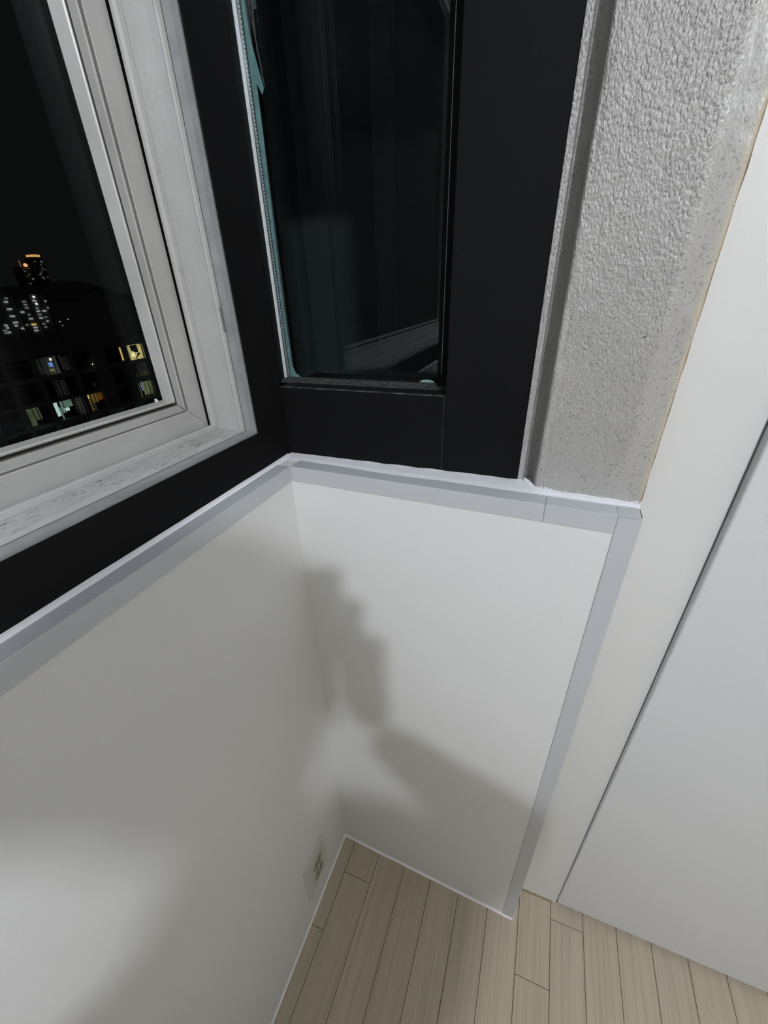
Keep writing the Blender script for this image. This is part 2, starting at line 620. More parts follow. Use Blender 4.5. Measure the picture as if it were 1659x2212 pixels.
sec = [(-.0470, -.0030), (-.0470, -.0016), (-.0478, .0008), (-.0486, .0034), (-.0512, .0040), (-.0530, .0030), (-.0536, -.0008),
       (-.0660, -.0012), (-.0930, -.0004), (-.0938, .0012), (-.0948, .0046), (-.0985, .0058), (-.1030, .0050), (-.1050, .0018), (-.1058, -.006), (-.1500, -.006), (-.1500, -.0585), (-.0485, -.0585), (-.0485, -.0030)]
lip = link('frame_lip', sweep_rect([(-.0285, -.0030), (-.0280, -.0003), (-.0370, -.0016), (-.0462, -.0006), (-.0468, -.0030)], Y0, Z0, Y1, Z1), flat('grey_vinyl_lip', (.27, .268, .272), .45, .4, 0, 40, .25), win1)
lip['label'] = 'greyish outer lip of the frame'
link('lip_seam', sweep_rect([(-.0462, -.0004), (-.0462, -.0030), (-.0474, -.0030), (-.0474, -.0004)], Y0, Z0, Y1, Z1), flat('lip_seam_grey', (.09, .088, .085), .8), win1)
o = link('outer_frame', sweep_rect(sec, Y0, Z0, Y1, Z1), VINYL_D, win1)
o['label'] = 'stained white outer frame with grimy sill'
o = link('parting_bead', sweep_rect([(-.0943, .0005), (-.0950, .0049), (-.0988, .0061), (-.1032, .0053), (-.1048, .0020), (-.1048, .0005)], Y0, Z0, Y1, Z1), VINYL, win1)
link('bead_line', sweep_rect([(-.0932, .0003), (-.0932, -.0006), (-.0941, -.0006), (-.0941, .0003)], Y0, Z0, Y1, Z1), flat('bead_line_grey', (.15, .145, .14), .8), win1)
DGREY = flat('grey_gasket', (.16, .155, .145), .7)
o = link('gasket', sweep_rect([(-.0534, .0006), (-.0534, -.0008), (-.0544, -.0008), (-.0544, .0002)], Y0, Z0, Y1, Z1), DGREY, win1)

ssec = [(-.1085, -.0030), (-.1085, .0315), (-.1093, .0330), (-.1145, .0337), (-.1139, .0425), (-.1225, .0430), (-.1225, .0478),
        (-.1112, .0479), (-.1106, .0496), (-.1118, .0507), (-.1298, .0507), (-.1300, .0440), (-.1355, .0440), (-.1355, -.0030)]
GROOVE_SHADE = flat('groove_shade', (.10, .097, .09), .8)  # dark colour puts the shade of the undercut into the groove


def sash(y_r, y_l, dx, name):
    s_ = link(name, sweep_rect([(x + dx, q) for x, q in ssec], y_r, Z0, y_l, Z1), VINYL, win1)
    link('glazing_groove', sweep_rect([(-.1220 + dx, .0426), (-.1220 + dx, .0482), (-.1160 + dx, .0440), (-.1150 + dx, .0427)], y_r, Z0, y_l, Z1), GROOVE_SHADE, s_)
    for v in s_.data.vertices:
        if v.co.y > y_r + .002: v.co.y = y_r - .0042
    g = .0507
    link('glass', box_me(-.1345 + dx, -.1300 + dx, y_l + g - .003, y_r - g + .003, Z0 + g - .003, Z1 - g + .003), COATED, s_)
    # mitre lines at the two near corners
    return s_


s1 = sash(Y0, -1.19, 0, 'sash')
sash(-1.13, Y1, -.043, 'sash')
link('gap_shade', box_me(-.149, -.1125, Y0 - .0045, Y0 + .0055, Z0 + .002, Z1 - .002), flat('gap_shade_black', (.008, .008, .008), .9, .05), win1)  # black strip standing in for the shade between sash and frame
# weld lines of the mitres
def mitre(x, q0, q1, parent, wdt=.0006, thick=.0003):
    d = Vector((0, -1, 1)).normalized(); pz = Vector((0, 1, 1)).normalized() * wdt / 2
    a = Vector((x, Y0 - q0, Z0 + q0)); b = Vector((x, Y0 - q1, Z0 + q1))
    link('mitre_line', plate([a - pz, b - pz, b + pz, a + pz], thick, (1, 0, 0)), DGREY, parent)


mitre(-.1085, .001, .0315, s1)
mitre(-.1140, .0345, .0425, s1, .0009, .0008)
link('bead_seam', sweep_rect([(-.1090, .0318), (-.1120, .0326), (-.1120, .0338), (-.1090, .0330)], Y0, Z0, -1.19, Z1), flat('seam_grey', (.13, .125, .12), .8), s1)
# blobs of weld swarf at the corners
for (x, q, r) in ((-.0500, .0030, .0022), (-.1000, .0046, .0028), (-.1118, .0335, .0014), (-.1165, .0468, .0018)):
    me = bpy.data.meshes.new('weld'); bm = bmesh.new()
    bmesh.ops.create_icosphere(bm, subdivisions=2, radius=r)
    for v in bm.verts:
        v.co = Vector((v.co.x * 1.5, v.co.y, v.co.z * .7)) * (1 + noise.noise(v.co * 900) * .3) + Vector((x, Y0 - q, Z0 + q))
    bm.to_mesh(me); bm.free()
    link('corner_weld', me, VINYL_D, win1, smooth=True)
# dark slot in the side of the frame (drain or screw slot)
link('slot', box_me(-.0470, -.0455, Y0 - .0024, Y0 + .0006, 1.341, 1.368), DGREY, win1)

# small white scrap on the sash ledge
o = link('paper_scrap', plate([(-.1262, -.0940, Z0 + .0512), (-.1272, -.0870, Z0 + .0512), (-.1290, -.0880, Z0 + .0542), (-.1280, -.0915, Z0 + .0550)], .0004, (0, 0, 1)),
         flat('white_flake', (.8, .8, .78)))
tag(o, 'tiny white flake lying on the bottom edge of the window glass', 'scrap')

# ------------------------------------------------------------------ narrow window over the short wall
win2 = empty('window_2', (.1, YF, S))
tag(win2, 'narrow double-glazed window in a black frame beside the concrete pillar', 'window', kind='structure')
RZ = 1.2568
link('bottom_rail', box_me(-.0322, .2248, YF, .165, S - .004, RZ, .0010, 2), BLACK, win2)
link('stile', box_me(.2252, .3285, YF, .118, S - .004, HC, .0010, 2), BLACK, win2)
link('stile_back', box_me(.2262, .3285, .1185, .165, S - .004, HC), BLACK, win2)
o = link('dust_line', box_me(-.031, .2240, YF - .0003, YF + .0035, RZ - .0008, RZ + .0004), DUSTY, win2)
o = link('dusty_ledge', box_me(-.060, .2240, .078, .121, RZ - .0008, RZ + .0002), DUSTY, win2)
# scuffs along the corner seam
rows = []
for i in range(41):
    z = S + .002 + (RZ - S - .006) * i / 40
    wq = .0006 + max(0, noise.noise(Vector((z * 160, 0, 2)))) * .0016
    xx = -.0300 + noise.noise(Vector((z * 70, 4, 2))) * .0008
    rows.append([Vector((xx - wq, YF - .0010, z)), Vector((xx + wq, YF - .0010, z)), Vector((xx + wq, YF + .0005, z)), Vector((xx - wq, YF + .0005, z))])
link('scuffed_seam', loft(rows, close=True), DUSTY, win2)
link('rail_joint', box_me(.2236, .2247, YF - .0004, YF + .003, S - .001, RZ - .001), flat('worn_black', (.022, .022, .022), .6, .2), win2)
GL, GR, GB = -.0672, .1975, 1.2545       # visible glass edges at the pane
link('inner_bead', box_me(.1978, .2250, .108, .126, RZ - .002, HC - .02, .0008, 1), BLACK, win2)
link('bead_gasket', box_me(.2040, .2046, .1072, .1082, RZ + .015, HC - .03), flat('light_gasket', (.36, .36, .36), .4), win2)
pane = link('glass', box_me(GL, .205, .1215, .1260, GB - .004, HC - .03), GLASS, win2)
link('glass', box_me(GL, .205, .1385, .1430, GB - .004, HC - .03), GLASS, win2)
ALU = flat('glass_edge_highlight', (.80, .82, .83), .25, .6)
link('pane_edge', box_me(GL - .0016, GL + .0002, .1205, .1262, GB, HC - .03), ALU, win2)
link('pane_edge', box_me(GL, .1978, .1207, .1217, GB - .0016, GB - .0006), flat('grey_edge', (.28, .29, .29), .5), win2)
SPC = flat('aluminium_spacer', (.16, .17, .17), .35, .5, .6)
sp = link('spacer', box_me(GL + .0010, GL + .0068, .1262, .1383, GB - .002, HC - .04), SPC, win2)
dots_v, dots_f = [], []
z = GB + .006
DOT = flat('spacer_dot', (.62, .66, .66), .4)
me0 = box_me(-.0006, .0006, -.0003, .0003, -.0011, .0011)
me0.materials.append(DOT)
while z < 1.72:
    d_ = bpy.data.objects.new('perforation', me0)
    d_.location = (GL + .0042, .12605, z)
    COL.objects.link(d_)
    d_.parent = sp
    z += .0042
TEAL = flat('teal_sealant', (.21, .36, .35), .55, .4, 0, 130, .35)
teal = [(-0.0600, 1.69), (-0.0560, 1.69), (-0.0542, 1.6535), (-0.0489, 1.6308), (-0.0434, 1.6077), (-0.0466, 1.6024), (-0.0535, 1.6143), (-0.0530, 1.6043), (-0.0532, 1.5612),
        (-0.0545, 1.522), (-0.0555, 1.459), (-0.0565, 1.3885), (-0.0560, 1.3232), (-0.0545, 1.2734), (-0.0500, 1.2617), (-0.0395, 1.2550), (-0.0659, 1.2543),
        (-0.0612, 1.2949), (-0.0608, 1.3761), (-0.0606, 1.4649), (-0.0605, 1.5276), (-0.0604, 1.5619), (-0.0602, 1.6099)]
link('sealant_smear', plate([(x, .1264, z) for x, z in teal], .0008, (0, 1, 0)), TEAL, win2)
cord = [(-.0500, 1.69), (-.0462, 1.652), (-.0430, 1.6280), (-.0418, 1.6085), (-.0425, 1.6085), (-.0440, 1.6270), (-.0472, 1.651), (-.0512, 1.69)]
link('sealant_string', plate([(x, .1264, z) for x, z in cord], .0006, (0, 1, 0)), flat('brown_string', (.12, .10, .10), .6), win2)
bl = [(.1650, GB - .001)] + [(.1785 + .0135 * math.cos(math.pi - a * math.pi / 8), GB + .0062 * math.sin(a * math.pi / 8)) for a in range(9)] + [(.1925, GB - .001)]
link('sealant_blob', plate([(x, .1264, z) for x, z in bl], .0012, (0, 1, 0)), flat('pale_teal_sealant', (.36, .52, .50), .5, .4, 0, 200, .3), win2)

# ------------------------------------------------------------------ concrete pillar
path = []
def seg(a, b, n):
    for i in range(n):
        f = i / n
        path.append((a[0] + (b[0] - a[0]) * f, a[1] + (b[1] - a[1]) * f))
seg((.3287, .165), (.3287, .0478), 2)
seg((.3290, .0472), (.3352, .0466), 6)
seg((.3357, .0470), (.3368, .0650), 5)
seg((.3375, .0655), (.3450, .0640), 6)
seg((.3462, .0600), (.3505, .0320), 10)
seg((.3520, .0288), (.4700, .0193), 60)
path += [(.4708, .0197), (.4712, .0210), (.4712, .0496), (.4712, .165)]
rows = []
nz = 240
for i in range(nz + 1):
    z = (S - .001) + (1.75 - S) * i / 200 if i <= 200 else 1.75 + (HC - 1.75) * (i - 200) / 40
    r = []
    for (x, y) in path:
        d = 0
        if .338 < x < .362 and (y < .045 or x > .345):
            kx = min(1, (x - .338) / .004, (.362 - x) / .006)
            d = (noise.noise(Vector((x * 120, 0, z * 16))) * .0022 + noise.noise(Vector((x * 300, 3, z * 60))) * .0010) * kx
        elif x > .352 and y < .03:
            d = noise.noise(Vector((x * 25, 0, z * 20))) * .0007 + noise.noise(Vector((x * 110, 9, z * 70))) * .0004
        elif x < .3385 and y < .0475:
            d = noise.noise(Vector((x * 200, 5, z * 90))) * .0005
            x = x + (noise.noise(Vector((0, 5, z * 60))) * .0005 if x > .334 else 0)
        r.append(Vector((x, y + d, z)))
    rows.append(r)
pil = link('wall_pillar', loft(rows, close=True), CONC, smooth=True)
tag(pil, 'rough bare concrete pillar between the black frame and the white door casing', 'pillar', kind='structure')
rows = []
for i in range(81):
    z = S + .004 + (1.75 - S) * i / 80
    wv = .0006 + .0010 * max(0, noise.noise(Vector((0, 2, z * 40))) + .3)
    rows.append([Vector((.4709, .0205, z)), Vector((.4712 + wv, .0215, z)), Vector((.4712 + wv * .6, .040, z)), Vector((.4709, .040, z))])
o = link('edge_glue', loft(rows, close=True), flat('amber_glue', (.33, .22, .12), .5, .4, 0, 60, .7), pil)
o['label'] = 'brownish dried glue along the pillar edge'

# ------------------------------------------------------------------ right-hand wall, casing and door
wr = link('wall_right', box_me(.4718, 2.6, .078, .165, -.05, HC), FARWALL)
tag(wr, 'wall carrying the white door at the right', 'wall', kind='structure')
door = empty('door_1', (.8, .05, 0))
tag(door, 'plain white door leaf and its flat white casing beside the pillar', 'door', kind='structure')
o = link('casing', box_me(.4722, .5692, .0500, .0775, .0035, HC - .001, .0006, 1), CASING, door)
bsh = box_me(.5702, 1.45, .0, .028, .014, 2.08, .0032, 4)
for v in bsh.vertices:                     # the leaf leans out a little towards the top
    v.co.y += .0468 - .0105 * (v.co.z / 1.236)
link('door_leaf', bsh, LEAF, door, smooth=False)
link('head_casing', box_me(.5702, 1.55, .0500, .0775, 2.09, HC - .001, .0006, 1), CASING, door)
link('casing', box_me(1.4515, 1.55, .0500, .0775, .0035, 2.089, .0006, 1), CASING, door)
GLUE = flat('old_glue', (.30, .26, .15), .7, .3, 0, 90, .5)
rows = []
for i in range(25):
    x = .480 + .080 * i / 24
    kk = .0016 + .0018 * max(0, noise.noise(Vector((x * 90, 0, 0))) + .4)
    rows.append([Vector((x, .0495 - kk * 1.4, .0003)), Vector((x, .0498 - kk * .4, .0036)), Vector((x, .0515, .0040)), Vector((x, .0515, .0003))])
o = link('glue_residue', loft(rows, close=True), GLUE, door)
o['label'] = 'yellowish glue crumbs under the casing'

# ------------------------------------------------------------------ rest of the room (behind the camera)
o = link('wall_far', box_me(-.2, 2.7, -2.9, -2.8, -.05, HC), FARWALL); tag(o, 'plain wall behind the viewpoint', 'wall', kind='structure')
o = link('wall_side', box_me(2.6, 2.7, -2.8, .165, -.05, HC), FARWALL); tag(o, 'plain wall facing the window', 'wall', kind='structure')
o = link('ceiling', box_me(-.21, 2.7, -2.9, .165, HC, HC + .1), CEIL); tag(o, 'white ceiling with a bulb and an added fill light', 'ceiling', kind='structure')

# ------------------------------------------------------------------ wall outlet
PL = flat('outlet_plate_white', (.60, .60, .585), .3, .5)
CR_ = flat('outlet_cream', (.56, .545, .47), .35, .5)
SK = flat('outlet_socket_grey', (.33, .325, .27), .4, .5)
HOLE = flat('outlet_hole', (.01, .01, .01), .8)
yc, zc = -.1405, .158
out = empty('wall_outlet', (0, yc, zc))
tag(out, 'white double wall outlet low on the wall near the corner', 'outlet')
me = box_me(.0002, .0048, yc - .0435, yc + .0435, zc - .069, zc + .069)
bm = bmesh.new(); bm.from_mesh(me)
es = [e for e in bm.edges if abs(e.verts[0].co.x - e.verts[1].co.x) > .003]
bmesh.ops.bevel(bm, geom=es, offset=.004, segments=3, affect='EDGES')
bm.to_mesh(me); bm.free()
bevel(me, .0008, 2, 60)
link('plate', me, PL, out)
link('insert', box_me(.0046, .0062, yc - .0235 + .004, yc + .0235 + .004, zc - .049, zc + .049, .0006, 2), CR_, out)
for zz in (zc + .0195, zc - .0215):
    c = (.0060, yc + .004, zz)
    # ring and recessed well
    seg_ = 32
    def ring(x, r): return [Vector((x, c[1] + r * math.cos(2 * math.pi * i / seg_), c[2] + r * math.sin(2 * math.pi * i / seg_))) for i in range(seg_)]
    me = loft([ring(.0058, .0198), ring(.0072, .0194), ring(.0072, .0180), ring(.0064, .0176), ring(.0064, .0001)])
    so = link('socket', me, SK, out)
    for dy in (-.0062, .0062):
        link('pin_hole', cyl((.0064, c[1] + dy, c[2] + (.003 if dy > 0 else -.003)), (1, 0, 0), .0026, .0026, .0004, 14), HOLE, so)
    for dz in (-.0165, .0165):
        link('earth_clip', box_me(.0064, .0074, c[1] - .002, c[1] + .002, c[2] + dz - .0016, c[2] + dz + .0016), ALU, so)

# ------------------------------------------------------------------ ceiling light fixtures
fx = empty('ceiling_light', (LAMP.x, LAMP.y, HC))
tag(fx, 'small round bulb fitting whose light falls on the corner', 'light')
link('base', cyl((LAMP.x, LAMP.y, HC), (0, 0, -1), .055, .050, .018, 32), CEIL, fx)
link('socket', cyl((LAMP.x, LAMP.y, HC - .018), (0, 0, -1), .016, .014, .008, 20), CEIL, fx)
fx = empty('fill_light', (FILL_LAMP.x, FILL_LAMP.y, HC - .004))  # fitting added around the unseen fill lamp
tag(fx, 'wide round fill light added further into the room, out of view', 'light')
link('housing', cyl((FILL_LAMP.x, FILL_LAMP.y, HC - .004), (0, 0, -1), .40, .39, .020, 48), CEIL, fx)

# ------------------------------------------------------------------ the photographer, just behind the viewpoint
SKINC = flat('skin', (.42, .28, .21), .5, .4)
CLOTH = flat('dark_grey_shirt', (.05, .05, .055), .85, .2, 0, 200, .3)
TROUS = flat('black_trousers', (.02, .02, .023), .85, .2)
HAIR = flat('black_hair', (.012, .010, .009), .5, .4)
EYEW = flat('eye_white', (.7, .7, .68), .2); EYEB = flat('eye_dark', (.02, .012, .01), .15)
LIP = flat('lips', (.35, .16, .14), .5)


def skin_chain(name, joints, links, mat, parent, sub=2, root=0):
    """joints: {key: ((x,y,z), r)}"""
    keys = list(joints)
    me = bpy.data.meshes.new(name)
    me.from_pydata([joints[k_][0] for k_ in keys], [(keys.index(a), keys.index(b)) for a, b in links], [])
    me.materials.append(mat)
    o = bpy.data.objects.new(name, me)
    COL.objects.link(o)
    sk = o.modifiers.new('skin', 'SKIN')
    sk.use_smooth_shade = True
    if not me.skin_vertices: return o
    for i, k_ in enumerate(keys):
        r = joints[k_][1]
        me.skin_vertices[0].data[i].radius = r if isinstance(r, tuple) else (r, r)
        me.skin_vertices[0].data[i].use_root = (i == root)
    ss = o.modifiers.new('sub', 'SUBSURF'); ss.levels = sub; ss.render_levels = sub
    if parent is not None:
        o.parent = parent
        o.matrix_parent_inverse = Matrix.Translation(-world_loc(parent))
    return o


man = empty('person', (.535, -1.00, 0))
tag(man, 'person in dark clothes holding up a phone, seen only by the shadow on the walls', 'person')
Fh = Vector((-.3676, .93, 0)).normalized()      # facing
Rh = Vector((.93, .3676, 0)).normalized()
B0 = Vector((.535, -1.00, 0))


def bp_(r, f, z): return tuple(B0 + Rh * r + Fh * f + Vector((0, 0, z)))


SHR = bp_(.172, .075, 1.425); SHL = bp_(-.150, .05, 1.410)
ELR = (.650, -.650, 1.245); ELL = bp_(-.150, .18, 1.17)
WRR = (.4380, -.5780, 1.255); WRL = (.352, -.622, 1.182)
body = {
    'pelvis': (bp_(0.02, 0, .96), (.145, .105)), 'belly': (bp_(0.02, .02, 1.12), (.125, .10)), 'chest': (bp_(0.015, .07, 1.335), (.155, .128)),
    'upper': (bp_(0.01, .08, 1.40), (.13, .105)), 'neck': (bp_(.008, .10, 1.47), .046), 'head0': (bp_(-.004, .145, 1.54), .046),
    'shr': (SHR, .064), 'elr': (ELR, .048), 'far': ((.565, -.622, 1.240), .043), 'wrr': (WRR, .027),
    'shl': (SHL, .058), 'ell': (ELL, .043), 'wrl': (WRL, .031),
    'hipr': (bp_(.10, 0, .86), .095), 'kner': (bp_(.12, .03, .48), .060), 'ankr': (bp_(.13, -.01, .09), .040), 'toer': (bp_(.14, .14, .035), .034),
    'hipl': (bp_(-.10, 0, .86), .095), 'knel': (bp_(-.12, .03, .48), .060), 'ankl': (bp_(-.13, -.01, .09), .040), 'toel': (bp_(-.14, .14, .035), .034)}
skin_chain('body', body, [('pelvis', 'belly'), ('belly', 'chest'), ('chest', 'upper'), ('upper', 'neck'), ('neck', 'head0'),
                          ('upper', 'shr'), ('shr', 'elr'), ('elr', 'far'), ('far', 'wrr'), ('upper', 'shl'), ('shl', 'ell'), ('ell', 'wrl'),
                          ('pelvis', 'hipr'), ('hipr', 'kner'), ('kner', 'ankr'), ('ankr', 'toer'),
                          ('pelvis', 'hipl'), ('hipl', 'knel'), ('knel', 'ankl'), ('ankl', 'toel')], CLOTH, man)

# head, leaning towards the phone
HCN = Vector(bp_(.0, .182, 1.580))
hf = (CAM - HCN).normalized()
hr = hf.cross(Vector((0, 0, 1))).normalized(); hu = hr.cross(hf)


def hp(r, f, u): return HCN + (hr * r + hf * f + hu * u) * .95


def headmesh(name, sx, sy, sz, off, fn, mat, parent):
    me = bpy.data.meshes.new(name); bm = bmesh.new()
    bmesh.ops.create_uvsphere(bm, u_segments=40, v_segments=28, radius=1)
    for v in bm.verts:
        a = fn(Vector(v.co))
        v.co = hp(a.x * sx + off[0], a.y * sy + off[1], a.z * sz + off[2])
    bm.to_mesh(me); bm.free()
    return link(name, me, mat, parent, smooth=True)


def face(a):
    if a.z < 0:                                        # jaw narrows
        a.x *= 1 - .32 * (-a.z) ** 1.3
        a.y *= 1 - (.10 if a.y > 0 else .75) * (-a.z) ** .8
        if a.y < .3: a.x *= 1 - .2 * (-a.z)
    if a.y > .2:
        g = lambda x0, z0, sx, sz: math.exp(-((a.x - x0) / sx) ** 2 - ((a.z - z0) / sz) ** 2)
        a.y += .30 * g(0, -.22, .13, .17) + .13 * g(0, -.02, .09, .25)
        a.y -= .12 * g(.36, .03, .20, .13) + .12 * g(-.36, .03, .20, .13)
        a.y += .07 * g(0, -.52, .25, .07) - .05 * g(0, -.40, .2, .05) + .08 * g(0, -.85, .3, .15)
    return a


head = headmesh('head', .078, .098, .118, (0, 0, 0), face, SKINC, man)
hair = headmesh('hair', .086, .106, .118, (0, -.012, .014), lambda a: (Vector((a.x, min(a.y, .72), a.z)) if a.z > .12 or (a.y < -.25 and a.z > -.12) else a * .72), HAIR, man)
for sx in (-1, 1):
    headmesh('ear', .010, .018, .028, (sx * .077, -.005, -.004), lambda a: a, SKINC, man)
    headmesh('eye', .0125, .011, .0105, (sx * .029, .0835, .004), lambda a: a, EYEW, man)
    headmesh('pupil', .0055, .003, .0055, (sx * .029, .0935, .003), lambda a: a, EYEB, man)
    headmesh('eyebrow', .017, .005, .003, (sx * .030, .0925, .022), lambda a: a, HAIR, man)
headmesh('mouth', .023, .006, .006, (0, .0885, -.060), lambda a: a, LIP, man)
# trousers over the legs
for sgn in (1, -1):
    rows = []
    for (zz, r, f, rad) in ((1.02, .085, 0, .118), (.88, .10, 0, .108), (.70, .108, .015, .090), (.48, .12, .03, .074), (.28, .125, .01, .068), (.10, .13, -.01, .066)):
        c = Vector(bp_(sgn * r, f, zz))
        rows.append([c + Rh * rad * math.cos(2 * math.pi * i / 20) + Fh * rad * math.sin(2 * math.pi * i / 20) for i in range(20)])
    link('trouser_leg', loft(rows, close=True), TROUS, man, smooth=True)
    c = Vector(bp_(sgn * .135, .055, .0))
    rows = []
    for (f, hw, hh) in ((-.13, .012, .03), (-.11, .036, .07), (-.03, .042, .085), (.06, .046, .06), (.12, .044, .05), (.15, .02, .03)):
        cc = c + Fh * f
        rows.append([cc + Rh * hw * math.cos(t_) + Vector((0, 0, hh / 2 + hh / 2 * math.sin(t_))) for t_ in [2 * math.pi * i / 16 for i in range(16)]])
    link('shoe', loft(rows, close=True), TROUS, man, smooth=True)

# hands: palm and five fingers each, closed on the sides of the phone
PC = CAM - FWD * .024 - RIGHT * .0235 - UP * .052      # middle of the phone


def ph(r, f, u): return tuple(PC + RIGHT * r + FWD * f + UP * u)


def hand(sgn, wrist, k0):
    edge = sgn * .0385
    joints = {'w': (wrist, .024), 'p1': (ph(edge + sgn * .030, -.020, k0 - .030), (.024, .014)), 'p2': (ph(edge + sgn * .022, -.014, k0 + .012), (.030, .013))}
    links = [('w', 'p1'), ('p1', 'p2')]
    skin_chain('hand', joints, links, SKINC, man)
    for j in range(4):                              # fingers wrap to the lens side
        u = k0 + .036 - j * .021
        L = (.030, .033, .031, .024)[j]
        fj = {'a': (ph(edge + sgn * .020, -.008, u), .0098), 'b': (ph(edge + sgn * .0135, .010, u + .003), .0090),
              'c': (ph(edge - sgn * (.004), .0155, u + .006), .0082), 'd': (ph(edge - sgn * (L - .008), .0150, u + .008), .0070)}
        skin_chain('finger', fj, [('a', 'b'), ('b', 'c'), ('c', 'd')], SKINC, man)
    tj = {'a': (ph(edge + sgn * .022, -.018, k0 - .020), .013), 'b': (ph(edge + sgn * .012, -.024, k0 + .006), .0105), 'c': (ph(edge - sgn * .006, -.0175, k0 + .026), .0090), 'd': (ph(edge - sgn * .016, -.0150, k0 + .038), .0080)}
    skin_chain('thumb', tj, [('a', 'b'), ('b', 'c'), ('c', 'd')], SKINC, man)


hand(1, WRR, -.005)
hand(-1, WRL, -.052)

phone = empty('phone', tuple(PC))
tag(phone, 'dark slab phone held upright by the person behind the viewpoint', 'phone')


def pbox(name, r0, r1, f0, f1, u0, u1, mat, bev, parent):
    me = box_me(r0, r1, f0, f1, u0, u1, bev, 3)
    for v in me.vertices:
        v.co = PC + RIGHT * v.co.x + FWD * v.co.y + UP * v.co.z
    return link(name, me, mat, parent)


pbox('shell', -.038, .038, -.0040, .0040, -.080, .080, flat('phone_graphite', (.05, .05, .055), .3, .5), .003, phone)
pbox('screen', -.0355, .0355, -.0044, -.0039, -.0775, .0775, flat('phone_glass', (.01, .01, .012), .1, .6), 0, phone)
for u_ in (.052, .030, .008):
    c = PC + RIGHT * .0235 + UP * u_ + FWD * .0039
    link('camera_lens', cyl(c, FWD, .0068, .0064, .0016, 20), EYEB, phone)

# ------------------------------------------------------------------ the night outside
def outp(D, a, b):
    """point on the plane D metres west of the viewpoint; a, b are offsets north and up per metre"""
    return Vector((CAM.x - D, CAM.y + a * D, CAM.z + b * D))


def slab(D, a0, a1, b0, b1, x0, x1, bev=0):
    """box whose front sits x0 metres out from plane D (towards the room) and back x1 metres behind it"""
    p = outp(D, a0, b0); q = outp(D, a1, b1)
    return box_me(CAM.x - D - x1, CAM.x - D + x0, min(p.y, q.y), max(p.y, q.y), min(p.z, q.z), max(p.z, q.z), bev)


FAC = flat('night_render_wall', (.62, .61, .58), .9, .1, 0, .35, .25)
FAC2 = flat('night_band', (.36, .36, .35), .9, .1)
WFR = flat('night_window_frame', (.30, .30, .30), .6, .3)
DARKP = flat('unlit_pane', (.03, .032, .035), .5, .3)
ground = link('ground', box_me(-3000, -4, -500, 2600, -46, -45), flat('dark_ground', (.05, .05, .05), .95, .1))
tag(ground, 'dark ground between the buildings outside', 'ground', kind='structure')

D1 = 60.0
near = empty('apartment_building', tuple(outp(D1, .6, -.7)))
tag(near, 'nearest dark apartment block outside, with yellow, green and teal lit windows', 'building')
near['category'] = 'building'
link('wall', slab(D1, .30, 1.10, -.76, -.1065, -.5, 12), FAC, near)
link('roof_edge', slab(D1, .295, 1.105, -.1068, -.1040, .10, 12.2), FAC2, near)
link('stair_wall', slab(D1, .6965, .7290, -.76, -.1068, .05, .6), FAC, near)
rows_ = [(-.1100, -.1460), (-.1555, -.1960), (-.2020, -.2420), (-.2485, -.2880), (-.295, -.334)]
cols_ = [(.4640, .5100), (.5190, .5660), (.5745, .6440), (.6535, .6935), (.7325, .7700), (.7950, .8420), (.850, .895), (.905, .950)]
# floor bands and piers stand proud of the recessed windows
for i in range(6):
    b1_ = -.1068 if i == 0 else rows_[i - 1][1]
    b0_ = rows_[i][0] if i < 5 else -.345
    link('floor_band', slab(D1, .30, 1.10, b0_, b1_, .0, .55), FAC, near)
edges = [.30] + [e for c in cols_ for e in c] + [1.10]
for i in range(0, len(edges), 2):
    link('pier', slab(D1, edges[i], edges[i + 1], -.345, -.1068, -.02, .52), FAC, near)


def glow(name, col, s=1.0, pattern=None): return m_emit(name, col, s, pattern)


YEL = glow('yellow_room', (.78, .66, .25), 1.0, ('h', .33, .55)); YELP = glow('yellow_room_plain', (.86, .74, .32)); ORG = glow('orange_strip_light', (.62, .37, .13))
GRN = glow('green_blind', (.085, .115, .060), 1.0, ('h', .26, .35)); TEA = glow('teal_blind', (.16, .27, .22), 1.0, ('h', .28, .45)); TEAB = glow('pale_teal_light', (.42, .56, .50))
DIM = glow('dim_curtain', (.016, .017, .015), 1.0, ('v', .9, .4)); GREY = glow('grey_curtain', (.045, .043, .038), 1.0, ('v', .55, .35)); OLV = glow('olive_dim_light', (.040, .042, .010), 1.0, ('v', .9, .3))
YG = glow('yellow_green_light', (.20, .20, .05), 1.0, ('v', .5, .4)); AMB = glow('amber_curtain', (.16, .105, .025), 1.0, ('h', .3, .5)); BRN = glow('brown_orange_curtain', (.14, .055, .01), 1.0, ('v', .6, .6))
ROOMG = glow('grey_green_room', (.050, .056, .046), 1.0, ('v', 1.1, .4)); BLU = glow('blue_screen', (.14, .25, .62)); LMP = glow('white_lamp', (1.0, .95, .82)); KHK = glow('khaki_table', (.16, .14, .05))
GYB = glow('green_blind_lit', (.20, .25, .10), 1.0, ('h', .24, .3)); MOSS = glow('moss_blind', (.10, .12, .05), 1.0, ('h', .24, .3)); PUR = glow('violet_patch', (.13, .13, .26)); SIL = flat('dark_silhouette', (.02, .02, .015), .9, .1)

